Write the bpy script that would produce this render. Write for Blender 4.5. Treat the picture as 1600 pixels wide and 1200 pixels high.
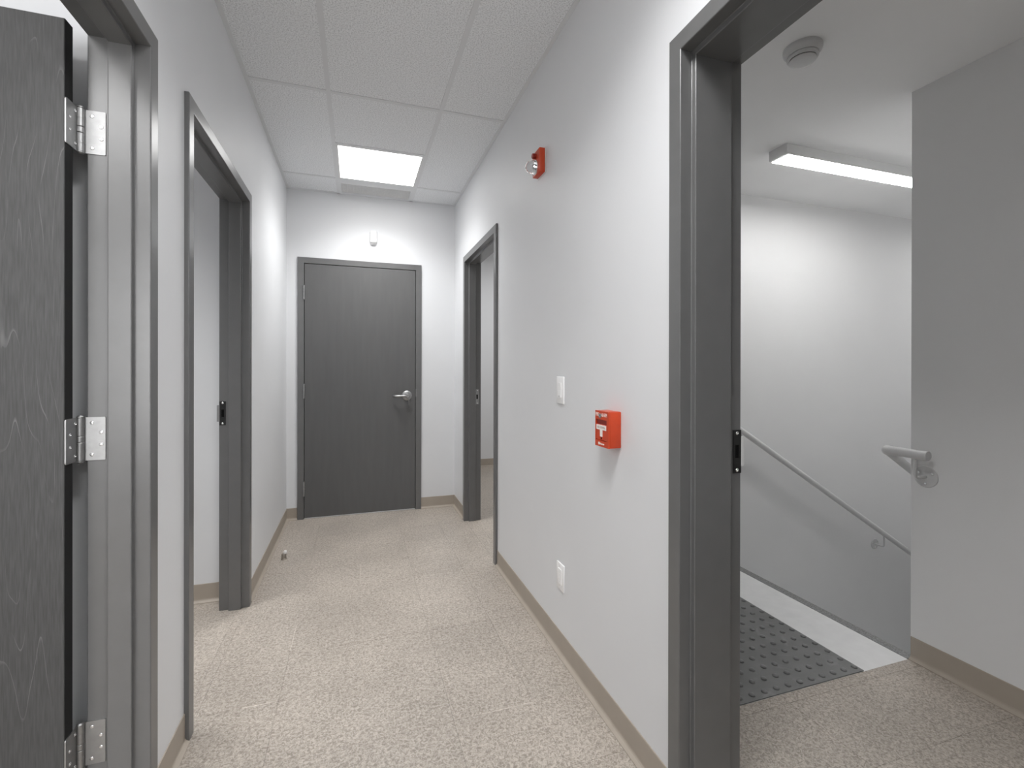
import bpy, bmesh, math, random
from mathutils import Vector, Matrix

random.seed(7)
for o in list(bpy.data.objects):
    bpy.data.objects.remove(o, do_unlink=True)
scene = bpy.context.scene
col = scene.collection

# ------------------------------------------------------------------ measures (metres)
CAM_H = 1.2566
XL, XR, YE, H = -0.5477, 0.8584, 4.2805, 2.7488      # corridor: left wall, right wall, end wall, ceiling
HB = 0.0985                                          # height of the rubber base
HD = 2.135                                           # door opening height
VX, VY, YS, HS = 2.2905, 1.400, 2.5824, 2.4605       # stair landing: right wall, its end, far wall, ceiling
XLB, XRT, XRK = -0.6607, 0.9714, 1.0390              # back faces of the partitions
YB = -2.4                                            # corridor end behind the camera

# ------------------------------------------------------------------ camera, world, light, exposure
cam_d = bpy.data.cameras.new('camera')
cam = bpy.data.objects.new('camera', cam_d)
col.objects.link(cam)
yaw, pitch, roll = math.radians(18.2846), math.radians(-0.0743), math.radians(-0.0904)
right = Vector((math.cos(yaw), -math.sin(yaw), 0))
fwd0 = Vector((math.sin(yaw), math.cos(yaw), 0))
fwd = fwd0 * math.cos(pitch) + Vector((0, 0, 1)) * math.sin(pitch)
up0 = Vector((0, 0, 1)) * math.cos(pitch) - fwd0 * math.sin(pitch)
r2 = right * math.cos(roll) - up0 * math.sin(roll)
u2 = right * math.sin(roll) + up0 * math.cos(roll)
m = Matrix((r2, u2, -fwd)).transposed().to_4x4()
m.translation = Vector((0, 0, CAM_H))
cam.matrix_world = m
cam_d.sensor_fit = 'HORIZONTAL'
cam_d.sensor_width = 36.0
cam_d.lens = 36.0 * 736.2093 / 1600.0
cam_d.shift_y = -(600.0 - 577.316) / 1600.0
cam_d.clip_start = 0.02
scene.camera = cam

world = bpy.data.worlds.new('world')
scene.world = world
world.use_nodes = True
world.node_tree.nodes['Background'].inputs[0].default_value = (0.8, 0.8, 0.8, 1)
world.node_tree.nodes['Background'].inputs[1].default_value = 0.05

PANEL_L = 6.5        # luminance of the corridor panels
PANEL_W = (14.5, 20.0, 12.0)   # downward light of the three corridor panels
STRIP_L = 28.0       # luminance of the stair strip light
ROOM_W = {'left_near': 24.0, 'left_near_fill': 58.0, 'left_mid': 13.5, 'right_far': 24.0, 'stair_foot_fill': 10.0}
scene.view_settings.view_transform = 'Standard'
scene.view_settings.look = 'None'
scene.view_settings.gamma = 1.0
scene.view_settings.use_curve_mapping = False
scene.view_settings.exposure = 0.0
scene.cycles.max_bounces = 14
scene.cycles.diffuse_bounces = 8
scene.cycles.sample_clamp_indirect = 6.0


def area_lamp(name, loc, sx, sy, watts, spread=180):
    l = bpy.data.lights.new(name, 'AREA')
    l.shape = 'RECTANGLE'
    l.size, l.size_y, l.energy = sx, sy, watts
    l.spread = math.radians(spread)
    o = bpy.data.objects.new(name, l)
    o.location = loc
    col.objects.link(o)
    return o


# light thrown down by the prismatic lenses of the corridor panels
for k_, yc_ in enumerate((3.64, 0.59, -1.85)):
    area_lamp('lamp_corridor_panel', (0.16, yc_, H - 0.002), 0.56, 0.56, PANEL_W[k_], (124, 136, 165)[k_])
# ceiling lamps of the neighbouring rooms, which light what shows through the doorways, and two added unseen fills
area_lamp('lamp_left_near_room', (-1.40, -0.20, 2.70), 1.2, 0.6, ROOM_W['left_near'])
w_ = area_lamp('fill_left_near_room', (-1.25, -2.30, 1.45), 1.1, 1.6, ROOM_W['left_near_fill'])  # unseen upright fill, added to brighten the near left jamb and leaf
w_.rotation_euler = (math.radians(90), 0, 0)
area_lamp('lamp_left_mid_room', (-1.55, 2.25, 2.70), 0.6, 0.6, ROOM_W['left_mid'], 95)
area_lamp('lamp_right_far_room', (2.0, 4.5, 2.70), 1.2, 0.6, ROOM_W['right_far'])
area_lamp('fill_stair_foot', (5.2, 2.0, 2.40), 1.2, 0.2, ROOM_W['stair_foot_fill'])  # unseen fill, added to lift the lower stair wall


# ------------------------------------------------------------------ materials
def srgb(v):
    v = v / 255.0
    return v / 12.92 if v <= 0.04045 else ((v + 0.055) / 1.055) ** 2.4


def rgb(r, g, b):
    return (srgb(r), srgb(g), srgb(b), 1)


def base_mat(name, color, rough=0.5, metal=0.0, spec=0.5):
    mt = bpy.data.materials.new(name)
    mt.use_nodes = True
    b = mt.node_tree.nodes['Principled BSDF']
    b.inputs['Base Color'].default_value = color
    b.inputs['Roughness'].default_value = rough
    b.inputs['Metallic'].default_value = metal
    b.inputs['Specular IOR Level'].default_value = spec
    return mt, mt.node_tree, b


def add_noise(nt, b, scale, amount, bump=0.0, stretch=(1, 1, 1), detail=3, bump_scale=None, dist=0.0005):
    """gentle colour variation and fine relief, from the position on the surface"""
    N, L = nt.nodes, nt.links
    geo = N.new('ShaderNodeNewGeometry')
    mp = N.new('ShaderNodeMapping')
    mp.inputs['Scale'].default_value = stretch
    L.new(geo.outputs['Position'], mp.inputs['Vector'])
    nz = N.new('ShaderNodeTexNoise')
    nz.inputs['Scale'].default_value = scale
    nz.inputs['Detail'].default_value = detail
    L.new(mp.outputs['Vector'], nz.inputs['Vector'])
    c = tuple(b.inputs['Base Color'].default_value)
    rp = N.new('ShaderNodeValToRGB')
    rp.color_ramp.elements[0].position = 0.3
    rp.color_ramp.elements[1].position = 0.7
    rp.color_ramp.elements[0].color = tuple(x * (1 - amount) for x in c[:3]) + (1,)
    rp.color_ramp.elements[1].color = tuple(min(1, x * (1 + amount)) for x in c[:3]) + (1,)
    L.new(nz.outputs['Fac'], rp.inputs['Fac'])
    L.new(rp.outputs['Color'], b.inputs['Base Color'])
    if bump:
        n2 = nz
        if bump_scale:
            n2 = N.new('ShaderNodeTexNoise')
            n2.inputs['Scale'].default_value = bump_scale
            n2.inputs['Detail'].default_value = 2
            L.new(mp.outputs['Vector'], n2.inputs['Vector'])
        bp = N.new('ShaderNodeBump')
        bp.inputs['Strength'].default_value = bump
        bp.inputs['Distance'].default_value = dist
        L.new(n2.outputs['Fac'], bp.inputs['Height'])
        L.new(bp.outputs['Normal'], b.inputs['Normal'])
    return nz


def simple(name, color, rough=0.5, metal=0.0, spec=0.5, scale=30, amount=0.03, bump=0.0, **k):
    mt, nt, b = base_mat(name, color, rough, metal, spec)
    add_noise(nt, b, scale, amount, bump, **k)
    return mt


G = lambda v: (v, v, v, 1)
M = {}
M['wall'] = simple('grey_wall_paint', (0.722, 0.730, 0.744, 1), 0.50, 0, 0.32, 2.5, 0.012, 0.08, bump_scale=260, dist=0.0006)
M['stair_wall'] = simple('stair_wall_paint', (0.750, 0.750, 0.750, 1), 0.50, 0, 0.32, 2.5, 0.012, 0.08, bump_scale=260, dist=0.0006)
M['stair_ceiling'] = simple('stair_ceiling_paint', G(0.90), 0.7, 0, 0.2, 2.5, 0.012)
M['frame'] = simple('frame_enamel', G(0.125), 0.28, 0, 0.85, 18, 0.04, 0.05, bump_scale=300, dist=0.0003)
M['door'] = simple('door_enamel', G(0.108), 0.45, 0, 0.45, 9, 0.05, 0.06, stretch=(3, 3, 0.35), bump_scale=160, dist=0.0004)
M['edge'] = simple('dark_door_edge', G(0.02), 0.6, 0, 0.2, 30, 0.05)
M['black'] = simple('black_metal', G(0.012), 0.4, 0, 0.5, 40, 0.1)
M['dark_hole'] = simple('dark_recess', G(0.006), 0.8, 0, 0.1, 40, 0.1)
M['steel'] = simple('satin_steel', G(0.38), 0.44, 1.0, 0.5, 60, 0.05)
M['screw'] = simple('bright_steel', G(0.8), 0.2, 1.0, 0.5, 60, 0.05)
M['white_plastic'] = simple('white_plastic', G(0.93), 0.35, 0, 0.5, 40, 0.01)
M['offwhite_plastic'] = simple('detector_plastic', G(0.62), 0.4, 0, 0.5, 40, 0.01)
M['red'] = simple('red_plastic', (0.56, 0.055, 0.012, 1), 0.32, 0, 0.5, 40, 0.03)
M['dark_red'] = simple('dark_red_plastic', (0.26, 0.018, 0.010, 1), 0.4, 0, 0.5, 40, 0.03)
M['white_enamel'] = simple('white_enamel', G(0.72), 0.4, 0, 0.4, 40, 0.01)
M['rail'] = simple('rail_enamel', G(0.60), 0.32, 0, 0.5, 40, 0.02)
M['skirt_white'] = simple('white_landing_paint', G(0.74), 0.45, 0, 0.4, 14, 0.04)
M['tee'] = simple('ceiling_tee_enamel', (0.70, 0.71, 0.722, 1), 0.5, 0, 0.3, 20, 0.01)
M['grille'] = simple('grille_enamel', G(0.78), 0.5, 0, 0.3, 40, 0.02)
M['letter'] = simple('lettering_white', (0.85, 0.80, 0.76, 1), 0.5, 0, 0.3, 40, 0.01)
M['letter_grey'] = simple('lettering_grey', (0.40, 0.30, 0.27, 1), 0.5, 0, 0.3, 40, 0.01)
M['nosing'] = simple('abrasive_nosing', G(0.24), 0.85, 0, 0.2, 170, 0.35, 0.5, detail=4, dist=0.001)
M['concrete'] = simple('painted_concrete', G(0.62), 0.7, 0, 0.2, 12, 0.08)
M['stop_metal'] = simple('dull_bronze', (0.33, 0.30, 0.26, 1), 0.4, 0.6, 0.5, 40, 0.05)
M['base'] = simple('beige_rubber_base', (0.385, 0.338, 0.285, 1), 0.45, 0, 0.4, 12, 0.03)


def make_clear():
    mt, nt, b = base_mat('clear_lens', (0.95, 0.95, 0.95, 1), 0.03)
    b.inputs['Transmission Weight'].default_value = 1.0
    b.inputs['IOR'].default_value = 1.3
    add_noise(nt, b, 30, 0.01)
    return mt


M['clear'] = make_clear()


def make_emit(name, lum):
    mt, nt, b = base_mat(name, G(0.8), 0.4)
    add_noise(nt, b, 40, 0.01)
    b.inputs['Emission Color'].default_value = (1, 0.995, 0.985, 1)
    b.inputs['Emission Strength'].default_value = lum
    return mt


M['panel_lens'] = make_emit('panel_lens', PANEL_L)
M['strip_lens'] = make_emit('strip_lens', STRIP_L)


def make_floor():
    mt, nt, b = base_mat('speckled_vinyl', G(0.4), 0.38, 0, 0.35)
    N, L = nt.nodes, nt.links
    geo = N.new('ShaderNodeNewGeometry')
    info = N.new('ShaderNodeObjectInfo')
    # worm-like flecks: a distorted noise pinched into bands
    n1 = N.new('ShaderNodeTexNoise')
    n1.inputs['Scale'].default_value = 112
    n1.inputs['Detail'].default_value = 2.0
    n1.inputs['Distortion'].default_value = 1.1
    L.new(geo.outputs['Position'], n1.inputs['Vector'])
    r1 = N.new('ShaderNodeValToRGB')
    e = r1.color_ramp.elements
    e[0].position, e[0].color = 0.36, (0.275, 0.24, 0.203, 1)
    e[1].position, e[1].color = 0.66, (0.52, 0.47, 0.415, 1)
    x = e.new(0.50)
    x.color = (0.405, 0.36, 0.314, 1)
    L.new(n1.outputs['Fac'], r1.inputs['Fac'])
    # broad cloudy wear
    n2 = N.new('ShaderNodeTexNoise')
    n2.inputs['Scale'].default_value = 2.2
    n2.inputs['Detail'].default_value = 3
    L.new(geo.outputs['Position'], n2.inputs['Vector'])
    mr = N.new('ShaderNodeMapRange')
    mr.inputs['From Min'].default_value, mr.inputs['From Max'].default_value = 0.3, 0.7
    mr.inputs['To Min'].default_value, mr.inputs['To Max'].default_value = 0.90, 1.08
    L.new(n2.outputs['Fac'], mr.inputs['Value'])
    mo = N.new('ShaderNodeMapRange')
    mo.inputs['To Min'].default_value, mo.inputs['To Max'].default_value = 0.97, 1.03
    L.new(info.outputs['Random'], mo.inputs['Value'])
    mu = N.new('ShaderNodeMath')
    mu.operation = 'MULTIPLY'
    L.new(mr.outputs['Result'], mu.inputs[0])
    L.new(mo.outputs['Result'], mu.inputs[1])
    vm = N.new('ShaderNodeVectorMath')
    vm.operation = 'SCALE'
    L.new(r1.outputs['Color'], vm.inputs[0])
    L.new(mu.outputs['Value'], vm.inputs['Scale'])
    L.new(vm.outputs['Vector'], b.inputs['Base Color'])
    rr = N.new('ShaderNodeMapRange')
    rr.inputs['To Min'].default_value, rr.inputs['To Max'].default_value = 0.30, 0.48
    L.new(n2.outputs['Fac'], rr.inputs['Value'])
    L.new(rr.outputs['Result'], b.inputs['Roughness'])
    bp = N.new('ShaderNodeBump')
    bp.inputs['Strength'].default_value = 0.12
    bp.inputs['Distance'].default_value = 0.0006
    L.new(n1.outputs['Fac'], bp.inputs['Height'])
    L.new(bp.outputs['Normal'], b.inputs['Normal'])
    return mt


M['floor'] = make_floor()
M['residue'] = simple('joint_residue', (0.62, 0.57, 0.51, 1), 0.5, 0, 0.3, 60, 0.25)
M['grout'] = simple('tile_joint', (0.52, 0.46, 0.40, 1), 0.6, 0, 0.2, 20, 0.05)


def make_tile():
    mt, nt, b = base_mat('mineral_ceiling_tile', G(0.38), 0.9, 0, 0.1)
    N, L = nt.nodes, nt.links
    geo = N.new('ShaderNodeNewGeometry')
    n1 = N.new('ShaderNodeTexNoise')
    n1.inputs['Scale'].default_value = 165
    n1.inputs['Detail'].default_value = 3
    L.new(geo.outputs['Position'], n1.inputs['Vector'])
    r1 = N.new('ShaderNodeValToRGB')
    e = r1.color_ramp.elements
    e[0].position, e[0].color = 0.34, (0.60, 0.61, 0.625, 1)
    e[1].position, e[1].color = 0.56, (0.86, 0.875, 0.89, 1)
    L.new(n1.outputs['Fac'], r1.inputs['Fac'])
    L.new(r1.outputs['Color'], b.inputs['Base Color'])
    bp = N.new('ShaderNodeBump')
    bp.inputs['Strength'].default_value = 0.5
    bp.inputs['Distance'].default_value = 0.0015
    L.new(n1.outputs['Fac'], bp.inputs['Height'])
    L.new(bp.outputs['Normal'], b.inputs['Normal'])
    return mt


M['tile'] = make_tile()


def make_grain():
    """stained wood veneer with thin pale cathedral lines"""
    mt, nt, b = base_mat('stained_veneer', G(0.12), 0.5, 0, 0.35)
    N, L = nt.nodes, nt.links
    geo = N.new('ShaderNodeNewGeometry')
    mp = N.new('ShaderNodeMapping')
    mp.inputs['Scale'].default_value = (13, 13, 1.5)
    mp.inputs['Location'].default_value = (0.35, 0, 0.2)
    L.new(geo.outputs['Position'], mp.inputs['Vector'])
    n1 = N.new('ShaderNodeTexNoise')
    n1.inputs['Scale'].default_value = 1.0
    n1.inputs['Detail'].default_value = 1.2
    L.new(mp.outputs['Vector'], n1.inputs['Vector'])
    mul = N.new('ShaderNodeMath')
    mul.operation = 'MULTIPLY'
    mul.inputs[1].default_value = 9.0
    L.new(n1.outputs['Fac'], mul.inputs[0])
    fr = N.new('ShaderNodeMath')
    fr.operation = 'FRACT'
    L.new(mul.outputs['Value'], fr.inputs[0])
    ln = N.new('ShaderNodeValToRGB')
    e = ln.color_ramp.elements
    e[0].position, e[0].color = 0.0, G(1)
    e[1].position, e[1].color = 0.045, G(0)
    L.new(fr.outputs['Value'], ln.inputs['Fac'])
    # break the lines up
    n3 = N.new('ShaderNodeTexNoise')
    n3.inputs['Scale'].default_value = 7
    L.new(geo.outputs['Position'], n3.inputs['Vector'])
    mk = N.new('ShaderNodeMapRange')
    mk.inputs['From Min'].default_value, mk.inputs['From Max'].default_value = 0.46, 0.62
    L.new(n3.outputs['Fac'], mk.inputs['Value'])
    mm = N.new('ShaderNodeMath')
    mm.operation = 'MULTIPLY'
    L.new(ln.outputs['Color'], mm.inputs[0])
    L.new(mk.outputs['Result'], mm.inputs[1])
    # fine vertical pores
    mp2 = N.new('ShaderNodeMapping')
    mp2.inputs['Scale'].default_value = (260, 260, 16)
    L.new(geo.outputs['Position'], mp2.inputs['Vector'])
    n2 = N.new('ShaderNodeTexNoise')
    n2.inputs['Scale'].default_value = 1.0
    n2.inputs['Detail'].default_value = 3
    L.new(mp2.outputs['Vector'], n2.inputs['Vector'])
    rp = N.new('ShaderNodeValToRGB')
    e = rp.color_ramp.elements
    e[0].position, e[0].color = 0.3, G(0.046)
    e[1].position, e[1].color = 0.7, G(0.070)
    L.new(n2.outputs['Fac'], rp.inputs['Fac'])
    mx = N.new('ShaderNodeMix')
    mx.data_type = 'RGBA'
    L.new(mm.outputs['Value'], mx.inputs['Factor'])
    L.new(rp.outputs['Color'], mx.inputs['A'])
    mx.inputs['B'].default_value = G(0.135)
    L.new(mx.outputs['Result'], b.inputs['Base Color'])
    return mt


M['grain'] = make_grain()


def make_rubber():
    mt, nt, b = base_mat('grey_tactile_rubber', G(0.175), 0.38, 0, 0.45)
    N, L = nt.nodes, nt.links
    nz = add_noise(nt, b, 9, 0.10, 0.1, detail=5, bump_scale=120, dist=0.0005)
    rp = b.inputs['Base Color'].links[0].from_node
    geo = N.new('ShaderNodeNewGeometry')
    n2 = N.new('ShaderNodeTexNoise')          # pale scuffs
    n2.inputs['Scale'].default_value = 7.5
    n2.inputs['Detail'].default_value = 6
    n2.inputs['Distortion'].default_value = 1.8
    L.new(geo.outputs['Position'], n2.inputs['Vector'])
    r2_ = N.new('ShaderNodeMapRange')
    r2_.inputs['From Min'].default_value, r2_.inputs['From Max'].default_value = 0.60, 0.76
    r2_.inputs['To Max'].default_value = 0.45
    L.new(n2.outputs['Fac'], r2_.inputs['Value'])
    mx = N.new('ShaderNodeMix')
    mx.data_type = 'RGBA'
    L.new(r2_.outputs['Result'], mx.inputs['Factor'])
    L.new(rp.outputs['Color'], mx.inputs['A'])
    mx.inputs['B'].default_value = G(0.32)
    L.new(mx.outputs['Result'], b.inputs['Base Color'])
    return mt


M['rubber'] = make_rubber()


# ------------------------------------------------------------------ mesh helpers
def obj(name, bm, mat, parent=None, smooth=False):
    bmesh.ops.recalc_face_normals(bm, faces=bm.faces)
    me = bpy.data.meshes.new(name)
    bm.to_mesh(me)
    bm.free()
    me.materials.append(mat)
    if smooth:
        for f in me.polygons:
            f.use_smooth = True
        try:
            me.set_sharp_from_angle(angle=math.radians(35))
        except Exception:
            pass
    o = bpy.data.objects.new(name, me)
    col.objects.link(o)
    if parent is not None:
        o.parent = parent
        o.matrix_parent_inverse = Matrix.Translation(parent.location).inverted()
    return o


def thing(name, label, cat, loc, group=None):
    o = bpy.data.objects.new(name, None)
    o.empty_display_size = 0.05
    o.location = loc
    col.objects.link(o)
    o['label'], o['category'] = label, cat
    if group:
        o['group'] = group
    return o


def structure_root(name, label, loc):
    o = bpy.data.objects.new(name, None)
    o.empty_display_size = 0.05
    o.location = loc
    col.objects.link(o)
    o['kind'] = 'structure'
    o['label'] = label
    return o


def struct(name, bm, mat, label=None):
    o = obj(name, bm, mat)
    o['kind'] = 'structure'
    if label:
        o['label'] = label
    return o


def box(bm, x0, x1, y0, y1, z0, z1, bevel=0.0, seg=1):
    vs = [bm.verts.new((x, y, z)) for x in (x0, x1) for y in (y0, y1) for z in (z0, z1)]
    fs = [(0, 1, 3, 2), (4, 6, 7, 5), (0, 4, 5, 1), (2, 3, 7, 6), (0, 2, 6, 4), (1, 5, 7, 3)]
    faces = [bm.faces.new([vs[i] for i in f]) for f in fs]
    if bevel:
        es = {e for f in faces for e in f.edges}
        bmesh.ops.bevel(bm, geom=list(es), offset=bevel, segments=seg, affect='EDGES', profile=0.5)
    return bm


def bxo(name, mat, parent, x0, x1, y0, y1, z0, z1, bevel=0.0, seg=1):
    return obj(name, box(bmesh.new(), x0, x1, y0, y1, z0, z1, bevel, seg), mat, parent, smooth=bevel > 0 and seg > 1)


def frame_axes(d):
    d = Vector(d).normalized()
    a = Vector((0, 0, 1)) if abs(d.z) < 0.9 else Vector((1, 0, 0))
    u = d.cross(a).normalized()
    return u, d.cross(u).normalized()


def lathe(bm, p, axis, prof, n=32):
    """turned shape: prof is a list of (radius, height along the axis)"""
    p, d = Vector(p), Vector(axis).normalized()
    u, v = frame_axes(d)
    rings = []
    for r, h in prof:
        c = p + d * h
        if r < 1e-6:
            rings.append([bm.verts.new(c)])
        else:
            rings.append([bm.verts.new(c + (u * math.cos(t) + v * math.sin(t)) * r)
                          for t in (2 * math.pi * k / n for k in range(n))])
    for a, b in zip(rings, rings[1:]):
        for k in range(n):
            k2 = (k + 1) % n
            if len(a) == 1 and len(b) == 1:
                continue
            if len(a) == 1:
                bm.faces.new((a[0], b[k], b[k2]))
            elif len(b) == 1:
                bm.faces.new((a[k], b[0], a[k2]))
            else:
                bm.faces.new((a[k], b[k], b[k2], a[k2]))
    for r in (rings[0], rings[-1]):
        if len(r) > 1:
            bm.faces.new(r)
    return bm


def cyl(bm, p, q, r, n=20, ch=0.0):
    p, q = Vector(p), Vector(q)
    L = (q - p).length
    prof = [(r, 0), (r, L)] if not ch else [(r - ch, 0), (r, ch), (r, L - ch), (r - ch, L)]
    return lathe(bm, p, q - p, prof, n)


def tube(bm, pts, r, n=18):
    pts = [Vector(p) for p in pts]
    rings = []
    t0 = (pts[1] - pts[0]).normalized()
    u, v = frame_axes(t0)
    for i, p in enumerate(pts):
        if i == 0:
            t = (pts[1] - pts[0]).normalized()
        elif i == len(pts) - 1:
            t = (pts[-1] - pts[-2]).normalized()
        else:
            t = ((pts[i + 1] - p).normalized() + (p - pts[i - 1]).normalized()).normalized()
        u = (u - t * u.dot(t)).normalized()
        v = t.cross(u)
        rings.append([bm.verts.new(p + (u * math.cos(a) + v * math.sin(a)) * r)
                      for a in (2 * math.pi * k / n for k in range(n))])
    for a, b in zip(rings, rings[1:]):
        for k in range(n):
            bm.faces.new((a[k], b[k], b[(k + 1) % n], a[(k + 1) % n]))
    bm.faces.new(rings[0])
    bm.faces.new(rings[-1])
    return bm


def round_poly(pts, r, seg=2):
    out = []
    n = len(pts)
    for i in range(n):
        a, b, c = Vector(pts[i - 1]), Vector(pts[i]), Vector(pts[(i + 1) % n])
        d1, d2 = (a - b).normalized(), (c - b).normalized()
        rr = min(r, (a - b).length * 0.45, (c - b).length * 0.45)
        p, q = b + d1 * rr, b + d2 * rr
        for k in range(seg + 1):
            t = k / seg
            out.append(tuple(p * (1 - t) ** 2 + b * 2 * t * (1 - t) + q * t * t))
    return out


def prism(bm, poly, f0, f1):
    """poly of 2-D points swept between the two mappings f0(p) and f1(p)"""
    a = [bm.verts.new(f0(p)) for p in poly]
    b = [bm.verts.new(f1(p)) for p in poly]
    n = len(poly)
    for k in range(n):
        bm.faces.new((a[k], a[(k + 1) % n], b[(k + 1) % n], b[k]))
    bm.faces.new(a)
    bm.faces.new(b)
    return bm


# ------------------------------------------------------------------ walls
T = 0.0
FACE = 0.050         # width of a frame face
PROUD = 0.015        # the frames stand this far off the wall
# openings (clear): near left, mid left, far right, stair
O_NL = (0.600, 1.532)
O_ML = (1.8925, 2.7908)
O_RF = (2.9364, 3.8079)
O_ST = (0.120, 1.084)
O_END = (-0.4144, 0.5040)
ZT = HD + FACE


def wall_y(bm, x0, x1, ya, yb, openings, z0, z1):
    """a wall that runs along Y, with door openings"""
    y = ya
    for a, b in sorted(openings):
        box(bm, x0, x1, y, a - FACE, z0, z1)
        box(bm, x0, x1, a - FACE, b + FACE, ZT, z1)
        y = b + FACE
    box(bm, x0, x1, y, yb, z0, z1)


bm = bmesh.new()
wall_y(bm, XLB, XL, YB, YE, [O_NL, O_ML], 0, H + 0.12)
struct('wall_left', bm, M['wall'], 'light grey painted corridor wall on the left with two doorways')

bm = bmesh.new()
wall_y(bm, XR, XRK, YB, 2.0, [O_ST], 0, H + 0.12)
wall_y(bm, XR, XRT, 2.0, YE, [O_RF], 0, H + 0.12)
struct('wall_right', bm, M['wall'], 'light grey painted corridor wall on the right that carries the fire alarm')

bm = bmesh.new()
box(bm, XLB, O_END[0] - FACE, YE, YE + 0.12, 0, H + 0.12)
box(bm, O_END[0] - FACE, O_END[1] + FACE, YE, YE + 0.12, ZT, H + 0.12)
box(bm, O_END[1] + FACE, XRT, YE, YE + 0.12, 0, H + 0.12)
struct('wall_end', bm, M['wall'], 'light grey wall that closes the corridor behind the shut door')

struct('wall_back', box(bmesh.new(), XLB, XRK, YB - 0.12, YB, 0, H + 0.12), M['wall'])

# rooms on the left
bm = bmesh.new()
box(bm, -3.2, XLB, 1.592, 1.800, 0, H)              # partition between the two rooms
box(bm, -3.2, XLB, 2.925, 3.045, 0, H)              # end of the mid room
box(bm, -3.32, -3.2, YB, 3.045, 0, H)
box(bm, -3.2, XLB, YB - 0.12, YB, 0, H)
struct('wall_left_rooms', bm, M['wall'], 'light grey walls of the rooms beyond the left doorways')
struct('ceiling_left_rooms', box(bmesh.new(), -3.32, XLB, YB - 0.12, 3.045, H, H + 0.1), M['stair_ceiling'])

# room on the right
bm = bmesh.new()
box(bm, XRT, 4.2, 5.87, 5.99, 0, H)
box(bm, 4.2, 4.32, 2.72, 5.99, 0, H)
box(bm, XRT - 0.1, XRT, YE + 0.12, 5.99, 0, H)
struct('wall_right_room', bm, M['wall'], 'light grey back wall of the room beyond the far right doorway')
struct('ceiling_right_room', box(bmesh.new(), XRT - 0.1, 4.32, 2.70, 5.99, H, H + 0.1), M['stair_ceiling'])

# stair hall
ZB = -2.7
XEND = 6.1
bm = bmesh.new()
box(bm, XRK, XEND + 0.12, YS, 2.72, ZB, H)
struct('wall_stair', bm, M['stair_wall'], 'light grey wall along the far side of the stair')
bm = bmesh.new()
pl = [(VX, -0.45), (VX + 0.12, -0.45), (VX + 0.12, VY - 0.12), (XEND, VY - 0.12), (XEND, VY), (VX, VY)]
prism(bm, pl, lambda p: (p[0], p[1], ZB), lambda p: (p[0], p[1], HS))
struct('wall_landing', bm, M['stair_wall'], 'grey landing wall with an outside corner where the stair goes down')
bm = bmesh.new()
box(bm, XRK, VX + 0.12, -0.57, -0.45, 0, HS)
struct('wall_landing_near', bm, M['stair_wall'])
struct('wall_stair_foot', box(bmesh.new(), XEND, XEND + 0.12, VY - 0.12, YS, ZB, HS), M['stair_wall'])
bm = bmesh.new()
box(bm, XRK, XEND + 0.12, -0.57, YS, HS, HS + 0.12)
struct('ceiling_stair', bm, M['stair_ceiling'], 'smooth painted ceiling over the stair and its landing')

# ------------------------------------------------------------------ floor with its tiles
bm = bmesh.new()
box(bm, -3.32, XRK, YB - 0.12, YE + 0.12, -0.15, -0.0035)
box(bm, XRK, 4.32, 2.72, 5.99, -0.15, -0.0035)
box(bm, XRK, VX, -0.57, VY, -0.15, -0.0035)
floor = struct('floor', bm, M['grout'], 'speckled beige vinyl tile floor of the corridor and landing')
P_ = 0.305
GX, GY = 0.027, 1.66
tile_mesh = {}


def floor_tiles(x0, x1, y0, y1):
    i0, i1 = math.floor((x0 - GX) / P_), math.ceil((x1 - GX) / P_)
    j0, j1 = math.floor((y0 - GY) / P_), math.ceil((y1 - GY) / P_)
    g = 0.0004
    for i in range(i0, i1):
        for j in range(j0, j1):
            ax, bx_ = max(x0, GX + i * P_), min(x1, GX + (i + 1) * P_)
            ay, by_ = max(y0, GY + j * P_), min(y1, GY + (j + 1) * P_)
            if bx_ - ax < 0.006 or by_ - ay < 0.006:
                continue
            key = (round(bx_ - ax, 4), round(by_ - ay, 4))
            if key not in tile_mesh:
                b_ = bmesh.new()
                w, d = key[0] / 2 - g, key[1] / 2 - g
                box(b_, -w, w, -d, d, -0.0032, 0.0)
                bmesh.ops.recalc_face_normals(b_, faces=b_.faces)
                me = bpy.data.meshes.new('tile')
                b_.to_mesh(me)
                b_.free()
                me.materials.append(M['floor'])
                tile_mesh[key] = me
            t = bpy.data.objects.new('tile', tile_mesh[key])
            t.location = ((ax + bx_) / 2, (ay + by_) / 2, random.uniform(-0.00012, 0.00012))
            t.parent = floor
            col.objects.link(t)


def plain_vinyl(name, x0, x1, y0, y1):
    o = bxo(name, M['floor'], floor, x0, x1, y0, y1, -0.0034, -0.0001)
    return o


floor_tiles(XL, XR, 0.44, YE)
floor_tiles(-1.44, XL, 1.80, 2.925)          # threshold and mid left room
floor_tiles(XL - 0.13, XL, 0.60, 1.53)
floor_tiles(XR, VX, 0.14, VY)                # threshold and landing
floor_tiles(XR, 1.856, 2.94, 4.40)
plain_vinyl('vinyl_sheet', XL, XR, YB, 0.44)
plain_vinyl('vinyl_sheet', -3.2, -1.44, 1.80, 2.925)
plain_vinyl('vinyl_sheet', -3.2, XLB - 0.02, YB, 1.59)
plain_vinyl('vinyl_sheet', XRT, 1.856, 4.40, 5.87)
plain_vinyl('vinyl_sheet', 1.856, 4.2, 2.72, 5.87)
plain_vinyl('vinyl_sheet', XRK, VX, -0.45, 0.14)

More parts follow.
